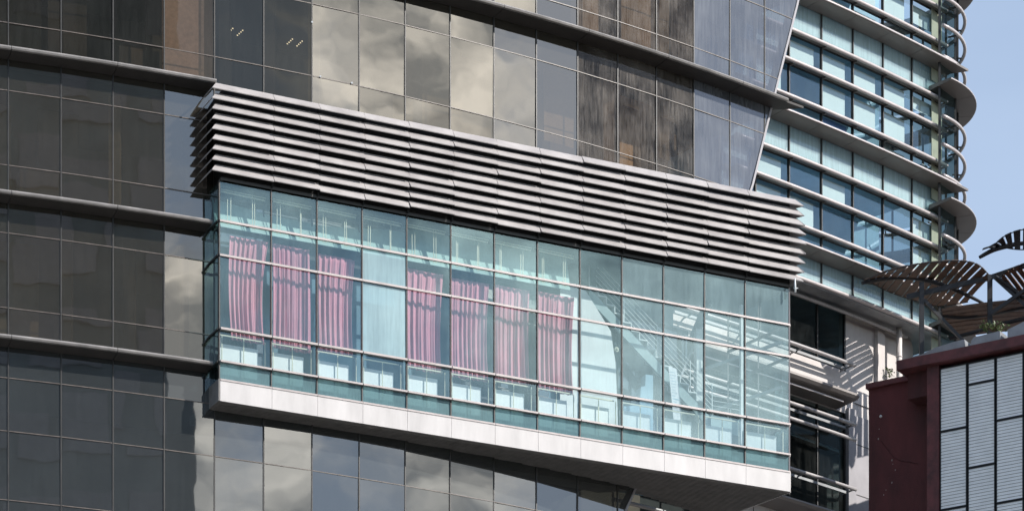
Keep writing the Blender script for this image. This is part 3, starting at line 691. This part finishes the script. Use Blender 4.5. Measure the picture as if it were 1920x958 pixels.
tag(b.build('stacked_boxes', M['paper']), 'white boxes stacked on the sill of the last tower pane before the rounded corner', 'box')
def plant(name, c, r, n, size, label, seed, h=1.0):
    q = random.Random(seed); e = empty(name, c); tag(e, label, 'plant'); lf = MB(); sm_ = MB()
    for i in range(n):
        a = q.uniform(0, 6.28); rr = r*q.random()**.5; zz = q.random()*h
        tip = Vector(c)+Vector((rr*math.cos(a), rr*math.sin(a)*.6, zz))
        if i % 6 == 0: sm_.tube([Vector(c), Vector(c)*.4+tip*.6+Vector((0, 0, .05)), tip], [.008, .006, .003], 0, 5)
        d = Vector((q.uniform(-1, 1), q.uniform(-1, 1), q.uniform(-.3, 1))).normalized(); s2 = d.cross(Vector((q.uniform(-1, 1), q.uniform(-1, 1), q.uniform(-1, 1)))).normalized()
        s = size*q.uniform(.6, 1.3); lf.poly([tip, tip+d*s*.5+s2*s*.25, tip+d*s, tip+d*s*.5-s2*s*.25])
    lf.build('foliage', M['leaf'], e); sm_.build('stem', M['wood'], e)
plant('potted_plant', tuple(TW.p(TT0+TDT*1.35, GR-.25, tl_[1]+.05)), .3, 80, .16, 'small green spiky plant on a sill inside the teal tower, right of the louvres', 5, .4)

# ------------------------------------------------------------ 4. podium under the tower
PD = Arc(-46.6, 172.5, 84.25-.95)
pod = tag(empty('podium_building', (10, 112, 0)), 'pale concrete podium wall with dark glazing, tube rails and ledges under the teal tower', 'building')
def pz(px, py, r=0): return PD.at(px, py, r)
tG = PD.t_of(1586); tP = PD.t_of(1640); tEnd = PD.t_of(1712); tL = PD.t_of(1130)
_, zr = pz(1540, 568)        # rail
_, zg = pz(1540, 680)        # underside of upper glass
zsof = 41.62+EZ
# pale wall (right part, full height) and the band below the glass
b = MB(); PD.sweep(b, [(-.3, 36), (0, 36), (0, zsof), (-.3, zsof)], tG, tP, 6); b.build('wall_panel', M['concrete'], pod)
zc = pz(1690, 628)[1]
b = MB(); n = 12; pts = []
pts.append((tP, 36)); pts.append((tEnd, 36)); 
for i in range(7): a = math.pi/2*i/6; pts.append((tEnd-.0035*(1-math.cos(a)), zc-.35*(1-math.sin(a))))
pts.append((tP, zc+.05))
pts = [PD.p(t, 0, z) for t, z in pts]; b.prism(pts, Vector((-math.sin(tP), math.cos(tP), 0))*.3); b.build('wall_panel', M['concrete'], pod)
b = MB(); PD.sweep(b, [(-.25, zg-1.35), (.01, zg-1.35), (.01, zg), (-.25, zg)], tL, tG-.0001, 14); b.build('wall_band', M['concrete'], pod)
# pilaster
b = MB(); PD.sweep(b, [(0, 36), (.14, 36), (.14, zsof), (0, zsof)], PD.t_of(1640), PD.t_of(1653), 2); b.build('pilaster', M['concrete'], pod)
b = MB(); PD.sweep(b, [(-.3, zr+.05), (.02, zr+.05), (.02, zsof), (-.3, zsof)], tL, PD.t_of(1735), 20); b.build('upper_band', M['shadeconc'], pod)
# vertical pipe with elbow
b = MB(); tq = PD.t_of(1667); z1 = pz(1667, 603, .3)[1]; top = PD.p(tq, .42, z1); inn = PD.p(PD.t_of(1654), .30, z1+.04)
b.tube([PD.p(tq, .42, 34), top], .095, 0, 14); b.tube([inn, inn*.5+top*.5+Vector((0, 0, .06)), top+Vector((0, 0, .02)), top+Vector((0, 0, -.12))], [.14, .14, .125, .10], 0, 14)
for zz in (z1-1.1, z1-2.3): b.tube([PD.p(tq, .42, zz), PD.p(tq, .42, zz+.03)], .108, 0, 14)
b.build('drain_pipe', M['concrete'], pod)
# upper glazing
tw = [tL+(tG-tL)*i/8 for i in range(9)]
def glaze(z0, z1_, name='window'):
    for i in range(8):
        w = MB(); w.poly([PD.p(tw[i]+.0003, -.05, z0), PD.p(tw[i+1]-.0003, -.05, z0), PD.p(tw[i+1]-.0003, -.05, z1_), PD.p(tw[i]+.0003, -.05, z1_)])
        wo = w.build(name, M['pglass'], pod); f = MB(); t = tw[i+1]-.0004
        f.bar(PD.p(t, -.05, z0), PD.p(t, -.05, z1_), Vector((math.cos(t), math.sin(t), 0))*.025, Vector((math.sin(t), -math.cos(t), 0))*.04); f.build('mullion', M['frame'], wo)
glaze(zg+.01, zr+.04)
# lower ledge (wide) and glazing below
def wide_ledge(px, py, out, t1, t0_=None, mat_=None, th=.12):
    _, z = pz(px, py, out); b = MB()
    PD.sweep(b, [(0, z-.02-th*1.4), (out-.08, z-th), (out, z-th*.5), (out-.02, z), (out-.1, z+.03), (0, z+.08)], t0_ or tL, t1, 24, 0, False)
    b.build('ledge', mat_ or M['tower_ledge'], pod); return z
z1l = wide_ledge(1480, 693, 1.0, PD.t_of(1612, 1.0), th=.16)
b = MB(); PD.sweep(b, [(.70, z1l-.30), (.75, z1l-.30), (.75, z1l-.26), (.70, z1l-.26)], tL, PD.t_of(1580, .7), 14); b.build('drip_rail', M['tube'], pod)
zlow = pz(1480, 921+12, .9)[1]
glaze(zlow+.05, z1l-.25)
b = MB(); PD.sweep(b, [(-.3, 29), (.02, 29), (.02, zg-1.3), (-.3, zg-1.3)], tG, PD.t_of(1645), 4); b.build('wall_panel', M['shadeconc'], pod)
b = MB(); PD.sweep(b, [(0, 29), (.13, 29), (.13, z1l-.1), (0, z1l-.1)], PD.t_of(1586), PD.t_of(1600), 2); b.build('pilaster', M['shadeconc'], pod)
for py in (757, 833, 927):
    _, z = pz(1605, py); b = MB(); PD.sweep(b, [(.015, z-.012), (.028, z-.012), (.028, z+.012), (.015, z+.012)], PD.t_of(1601), PD.t_of(1632), 2); b.build('panel_joint', M['frame'], pod)
wide_ledge(1480, 930, .9, PD.t_of(1640, .9))
b = MB(); PD.sweep(b, [(-.3, 26), (.05, 26), (.05, zlow-.02), (-.3, zlow-.02)], PD.t_of(1345), PD.t_of(1640), 10); b.build('wall_panel', M['concrete'], pod)
for x in (1410, 1474, 1540):
    t = PD.t_of(x); b = MB(); PD.sweep(b, [(.045, 26), (.058, 26), (.058, zlow-.05), (.045, zlow-.05)], t, t+.0003, 1); b.build('panel_joint', M['frame'], pod)
def rail(px, py, px_end, out=.55, r=.06, inner=True, t0_=None):
    _, z = pz(px, py, out); te = PD.t_of(px_end, out); ts = t0_ or tL
    b = MB(); b.tube([PD.p(ts+(te-ts)*i/20, out, z) for i in range(21)], r, 0, 12); o = b.build('tube_rail', M['rail'], pod)
    if inner:
        c = MB(); PD.sweep(c, [(out-.32, z-.10), (out-.27, z-.10), (out-.27, z-.02), (out-.32, z-.02)], ts, te-.002, 14)
        t = te-.0012
        while t > ts: c.beam(PD.p(t, 0, z-.06), PD.p(t, out, z-.02), .03, .05); t -= .0175*1.6
        c.build('bracket', M['sheet'], o)
rail(1480, 547, 1700, .35, .055, False)
rail(1480, 641, 1603); rail(1480, 754, 1604); rail(1480, 783, 1604, inner=False); rail(1480, 877, 1605)
for (px, py, r) in ((1200, 917, .07), (1186, 944, .06)):
    rail(px, py, 1345, .5, r, False)
# inside: back wall, slabs
b = MB(); PD.sweep(b, [(-3.0, 26), (-2.9, 26), (-2.9, zsof), (-3.0, zsof)], tL, PD.t_of(1760), 16); b.build('inner_wall', M['dark'], pod)
b = MB(); PD.sweep(b, [(-2.9, z1l-.2), (-.1, z1l-.2), (-.1, z1l+.1), (-2.9, z1l+.1)], tL, PD.t_of(1700), 16); b.build('floor_slab', M['dark'], pod)
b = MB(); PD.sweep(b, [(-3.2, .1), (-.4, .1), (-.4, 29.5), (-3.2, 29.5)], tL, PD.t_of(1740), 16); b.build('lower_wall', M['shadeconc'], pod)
# dark glazing to the right of the pale wall
b = MB(); PD.sweep(b, [(-1.3, 36), (-1.2, 36), (-1.2, zsof), (-1.3, zsof)], PD.t_of(1712, -1.2), PD.t_of(1800, -1.2), 8); b.build('recess_glass', M['pglass'], pod)
b = MB(); PD.sweep(b, [(-3.3, 36), (-3.2, 36), (-3.2, zsof), (-3.3, zsof)], PD.t_of(1690, -3.2), PD.t_of(1800, -3.2), 4); b.build('inner_wall', M['room'], pod)
plant('wall_plant', tuple(PD.p(PD.t_of(1655), .3, pz(1655, 712)[1])), .14, 60, .09, 'small green weed growing beside the vertical pipe on the sunlit concrete wall', 3, .3)

# ------------------------------------------------------------ 5. the red building
red = tag(empty('red_building', (14, 106, 0)), 'oxblood rendered building with white louvred shutter panels and a sloping parapet', 'building')
RD = Vector((1, -.62, 0)).normalized(); RN = Vector((-RD.y*-1, 0, 0)); RN = Vector((RD.y, -RD.x, 0))   # outward, to the street
RO = Vector((13.1, 106.5, 0))
def rp(px, off=0):                                  # point of the red plane seen at px, off > 0 outwards
    O = RO+RN*off; k = (px-PX0)/F
    s = (k*O.y-O.x)/(RD.x-k*RD.y); return O+RD*s
def rz(px, py, off=0): return EYE+(YH-py)/F*rp(px, off).y
def rpt(px, py, off=0): p = rp(px, off); return Vector((p.x, p.y, EYE+(YH-py)/F*p.y))
ztop = rz(1760, 665); zbt = rz(1760, 683)
def rwall(x0, x1, z0, z1, off, th, name, m, dz=0):
    a, c = rp(x0, off), rp(x1, off); b = MB()
    b.prism([(a.x, a.y, z0), (c.x, c.y, z0), (c.x, c.y, z1), (a.x, a.y, z1)], -RN*th); return b.build(name, m, red)
zr2 = rz(1660, 724, -1.0)
rwall(1629, 1760, .1, zr2, -1.0, .4, 'recessed_wall', M['red'])
rwall(1623, 1712, zr2, zr2+.16, -.88, .6, 'coping', M['redcap'])
rwall(1702, 1740, rz(1720, 745, -.3), zbt+.02, -.3, .8, 'cornice_box', M['red'])
rwall(1738, 1760, .1, zbt+.01, 0, 1.2, 'column', M['redcap'])
rwall(1681, 2100, zbt, ztop, .22, 3.2, 'parapet', M['redcap'])
rwall(1760, 2100, .1, zbt, -.30, .4, 'backing_wall', M['black'])
def panel(x0, x1, ya, yb):                          # ya, yb read at x0
    z1_, z0 = rz(x0, ya), rz(x0, yb); a, c = rp(x0, -.08), rp(x1, -.08); h = z1_-z0
    b = MB(); n = max(1, round(h/.0985)); st_ = h/n
    for i in range(n):
        z = z0+st_*i; dp = .0
        P = [Vector((a.x, a.y, z+.006))+RN*.03, Vector((a.x, a.y, z+st_-.004))+RN*.012, Vector((a.x, a.y, z+st_-.004))-RN*.01, Vector((a.x, a.y, z+.006))+RN*.01]
        b.prism(P, c-a)
    o = b.build('louvre_panel', M['slat'], red)
    f = MB()
    for q in (a, c): f.bar(Vector((q.x, q.y, z0)), Vector((q.x, q.y, z1_)), RD*.012, RN*.04)
    for z in (z0, z1_): f.bar(Vector((a.x, a.y, z)), Vector((c.x, c.y, z)), RN*.04, (0, 0, .012))
    f.build('frame', M['black'], o)
cols_ = [(1765, 1812, (689, 808, 955, 1110)), (1817, 1865, (679, 720, 876, 1030)), (1870, 1918, (668, 787, 942, 1100)), (1923, 1970, (658, 700, 850, 1000))]
for x0, x1, ys in cols_:
    for ya, yb in zip(ys, ys[1:]): panel(x0-.5, x1+.5, ya+1.5, yb-1.5)
b = MB(); a, c = rp(1763, -.75), rp(2100, -.75); b.prism([(a.x, a.y, .1), (c.x, c.y, .1), (c.x, c.y, zbt-.02), (a.x, a.y, zbt-.02)], -RN*6); b.build('body', M['red'], red)
b = MB(); b.prism([(16.75, 106.2, 38), (21.5, 104.0, 38), (22.5, 109.5, 38), (17.2, 111.5, 38)], (0, 0, 3.5)); b.build('shade_block', M['red'], red)  # unseen block, added to shade the lower podium wall
# plaster marks and a crack on the recessed wall
def smear(pts, w, m, name):
    b = MB(); P = [rpt(x, y, -.994) for x, y in pts]
    for p, q in zip(P, P[1:]): b.beam(p, q, .004, w, 0, up=RN if abs((q-p).normalized().z) < .99 else (0, 1, 0))
    return b
q = [(1652, 826), (1664, 842), (1677, 858), (1690, 864), (1705, 866), (1722, 869)]
smear(q, .02, 0, 0).build('wall_crack', M['crack'], red)
b = MB()
for i in range(8):
    x, y = rnd.choice([(1677, 872), (1662, 925), (1685, 935), (1650, 815), (1672, 905)]); x += rnd.gauss(0, 4); y += rnd.gauss(0, 10)
    c = rpt(x, y, -.993); s = rnd.uniform(.006, .018); b.bar(c, c+RN*.003, RD*s, (0, 0, s*1.6))
b.build('plaster_patch', M['dirt'], red)
c = rpt(1651, 780, -.97); b = MB(); b.tube([c-RN*.03, c, c+RN*.03], [.045, .045, .02], 0, 12); b.build('wall_cap', M['white'], red)
# sheet-metal upstands on the roof
b = MB(); P = [rpt(x, y, -.5) for x, y in ((1700, 690), (1712, 668), (1728, 664), (1752, 652), (1790, 640), (1808, 636), (1812, 660), (1812, 690))]
b.prism(P, -RN*.5); b.build('roof_upstand', M['sheet'], red)
b = MB(); P = [rpt(x, y, -.8) for x, y in ((1820, 640), (1826, 632), (1875, 620), (1876, 660), (1820, 670))]; b.prism(P, -RN*.8); b.build('planter_box', M['sheet'], red)
b = MB(); P = [rpt(x, y, -.9) for x, y in ((1889, 618), (1925, 600), (1985, 585), (1985, 660), (1889, 660))]; b.prism(P, -RN*.8); b.build('planter_box', M['sheet'], red)
plant('roof_plant', tuple(rpt(1862, 622, -1.2)), .45, 190, .10, 'green leafy plant in a planter on the red building roof, between two black posts', 8, .25)

# ------------------------------------------------------------ 6. leaf-shaped canopies
def interp(pts, u):
    n = len(pts)-1; s = min(n-1e-6, max(0, u*n)); i = int(s); f = s-i
    p0, p1, p2, p3 = pts[max(i-1, 0)], pts[i], pts[i+1], pts[min(i+2, n)]
    return .5*((2*p1)+(p2-p0)*f+(2*p0-5*p1+4*p2-p3)*f*f+(3*p1-p0-3*p2+p3)*f**3)
def leaf(name, T, B, S, n, label, ribs=True, w=None, m='wood'):
    e = tag(empty(name, tuple(S[0])), label, 'canopy', 'leaf-shaped slatted canopies on the red roof')
    for i in range(n):
        u = (i+.5)/n; du = .37/n
        a0, a1, c0, c1 = interp(T, u-du), interp(T, u+du), interp(B, u-du), interp(B, u+du)
        mid0 = (a0+c0)/2+Vector((0, 0, .10)); mid1 = (a1+c1)/2+Vector((0, 0, .10))
        b = MB()
        rings = []
        for k in range(7):
            v = k/6; arch = .07*math.sin(math.pi*v)
            p = a0.lerp(c0, v)+Vector((0, 0, arch*.5)); q = a1.lerp(c1, v)+Vector((0, 0, arch*.5))
            rings.append([p, q, q+Vector((0, 0, .035)), p+Vector((0, 0, .035))])
        b.loft(rings, 0, True, False); b.build('slat', M[m], e)
    b = MB(); b.tube([interp(S, i/16)-Vector((0, 0, .05)) for i in range(17)], [.03+.05*math.sin(math.pi*min(1, (i+3)/20)) for i in range(17)], 0, 8); b.build('spine_beam', M['black'], e)
    b = MB(); b.tube([interp(T, i/16) for i in range(17)], .018, 0, 6); b.tube([interp(B, i/16) for i in range(17)], .018, 0, 6); b.build('edge_rod', M['black'], e)
    return e
T = [at(*q) for q in ((1622, 526, 110.55), (1660, 509, 110.35), (1705, 498, 110.15), (1755, 491, 109.95), (1800, 489, 109.95), (1835, 497, 109.95), (1858, 520, 110.15))]
B = [at(*q) for q in ((1618, 530, 110.95), (1640, 534, 111.35), (1662, 545, 111.75), (1700, 559, 112.15), (1735, 568, 112.35), (1762, 574, 112.35), (1815, 566, 111.95))]
S = [at(*q) for q in ((1616, 528, 110.75), (1655, 520, 110.95), (1700, 517, 111.05), (1745, 524, 111.05), (1790, 540, 111.05), (1825, 556, 111.05), (1858, 574, 111.05))]
l1 = leaf('leaf_canopy', T, B, S, 15, 'large brown slatted leaf canopy reaching left in front of the teal tower, largest of them')
b = MB(); b.beam(at(1700, 557, 110.85), at(1858, 520, 110.45), .10, .15); b.beam(at(1858, 520, 110.45), at(1925, 497, 108.95), .10, .13); b.build('tie_beam', M['black'], l1)
b = MB(); b.bar(at(1728, 700, 110.55), at(1728, 530, 110.55), (.075, 0, 0), (0, .075, 0)); b.build('post', M['black'], l1)
b = MB(); b.beam(at(1732, 562, 110.55), at(1818, 652, 110.75), .09, .10); b.build('strut', M['black'], l1)
T = [at(*q) for q in ((1758, 584, 111.55), (1790, 578, 110.95), (1830, 572, 110.55), (1875, 568, 110.25), (1930, 566, 109.95))]
B = [at(*q) for q in ((1762, 588, 111.75), (1790, 632, 112.75), (1830, 640, 112.95), (1880, 632, 112.95), (1930, 622, 112.95))]
# second canopy: slats run along its length
T2 = [at(*q) for q in ((1764, 580, 110.95), (1768, 592, 111.35), (1776, 606, 111.75), (1790, 620, 112.15), (1805, 632, 112.55))]
B2 = [at(*q) for q in ((1935, 560, 109.55), (1940, 574, 110.15), (1940, 590, 110.75), (1940, 604, 111.35), (1940, 618, 111.95))]
S2 = [at(*q) for q in ((1762, 588, 111.35), (1800, 592, 111.35), (1850, 586, 111.15), (1900, 577, 110.55), (1940, 570, 110.15))]
l2 = leaf('leaf_canopy', T2, B2, S2, 8, 'low slatted canopy with level brown slats, behind the posts just above the red parapet')
b = MB(); b.tube([at(*q) for q in ((1780, 635, 111.15), (1830, 622, 110.95), (1880, 607, 110.55), (1925, 596, 110.15))], .07, 0, 8); b.build('spine_beam', M['black'], l2)
T3 = [at(*q) for q in ((1872, 512, 109.35), (1900, 497, 108.95), (1930, 488, 108.55), (1960, 484, 108.15))]
B3 = [at(*q) for q in ((1880, 556, 110.75), (1915, 570, 110.55), (1950, 580, 110.35), (1985, 585, 110.15))]
T3 = [at(*q) for q in ((1876, 520, 109.55), (1888, 508, 109.35), (1906, 500, 109.15), (1930, 492, 108.95), (1960, 486, 108.75))]
B3 = [at(*q) for q in ((1906, 560, 110.35), (1930, 565, 110.25), (1955, 568, 110.15), (1980, 560, 109.95), (1995, 550, 109.75))]
S3 = [at(*q) for q in ((1866, 515, 109.75), (1890, 532, 109.75), (1920, 556, 109.75), (1960, 585, 109.75))]
l3 = leaf('leaf_canopy', T3, B3, S3, 7, 'brown slatted leaf canopy right of the tall post, cut by the picture edge')
b = MB(); b.bar(at(1856, 690, 110.15), at(1856, 516, 110.15), (.075, 0, 0), (0, .075, 0)); b.build('post', M['black'], l3)
b = MB(); b.beam(at(1858, 588, 109.95), at(1930, 538, 109.35), .08, .11); b.beam(at(1860, 516, 109.95), at(1925, 575, 109.55), .07, .10); b.beam(at(1895, 645, 109.95), at(1935, 610, 109.75), .06, .08); b.build('strut', M['black'], l3)
T4 = [at(*q) for q in ((1842, 468, 108.15), (1862, 460, 107.95), (1885, 442, 107.75), (1912, 432, 107.55), (1945, 426, 107.35), (1990, 424, 107.15))]
B4 = [at(*q) for q in ((1858, 467, 108.55), (1876, 463, 108.35), (1892, 466, 108.15), (1912, 468, 107.95), (1945, 468, 107.85), (1990, 470, 107.75))]
S4 = [at(*q) for q in ((1836, 480, 108.55), (1862, 466, 108.35), (1890, 458, 108.15), (1920, 453, 107.95), (1990, 448, 107.75))]
l4 = leaf('leaf_canopy', T4, B4, S4, 8, 'dark fan of canopy slats against the sky at the right, highest of the canopies', m='black')
b = MB(); b.bar(at(1990, 690, 108.15), at(1990, 448, 107.95), (.08, 0, 0), (0, .08, 0)); b.build('post', M['black'], l4)

# ------------------------------------------------------------ 7. the block across the street, seen only as a reflection
op = tag(empty('opposite_building', (34, 40, 0)), 'tall brown office slab across the street, mirrored darkly in the bronze glass', 'building')
OD = Vector((.86, .51, 0)); ONr = Vector((-.51, .86, 0)); OO = Vector((16, 33, 0))
b = MB(); b.prism([OO, OO+OD*21.5, OO+OD*21.5-ONr*14, OO-ONr*14], (0, 0, 84)); b.build('wall', M['shadeconc'] and M['dark_stone'], op)
for fl in range(9):
    for i in range(5):
        a = OO+OD*(1+i*4.1)+Vector((0, 0, 48+fl*3.9)); b = MB()
        b.prism([a+ONr*.02, a+OD*2.6+ONr*.02, a+OD*2.6+ONr*.02+Vector((0, 0, 2.2)), a+ONr*.02+Vector((0, 0, 2.2))], ONr*.08); b.build('window', M['shadeconc'], op)
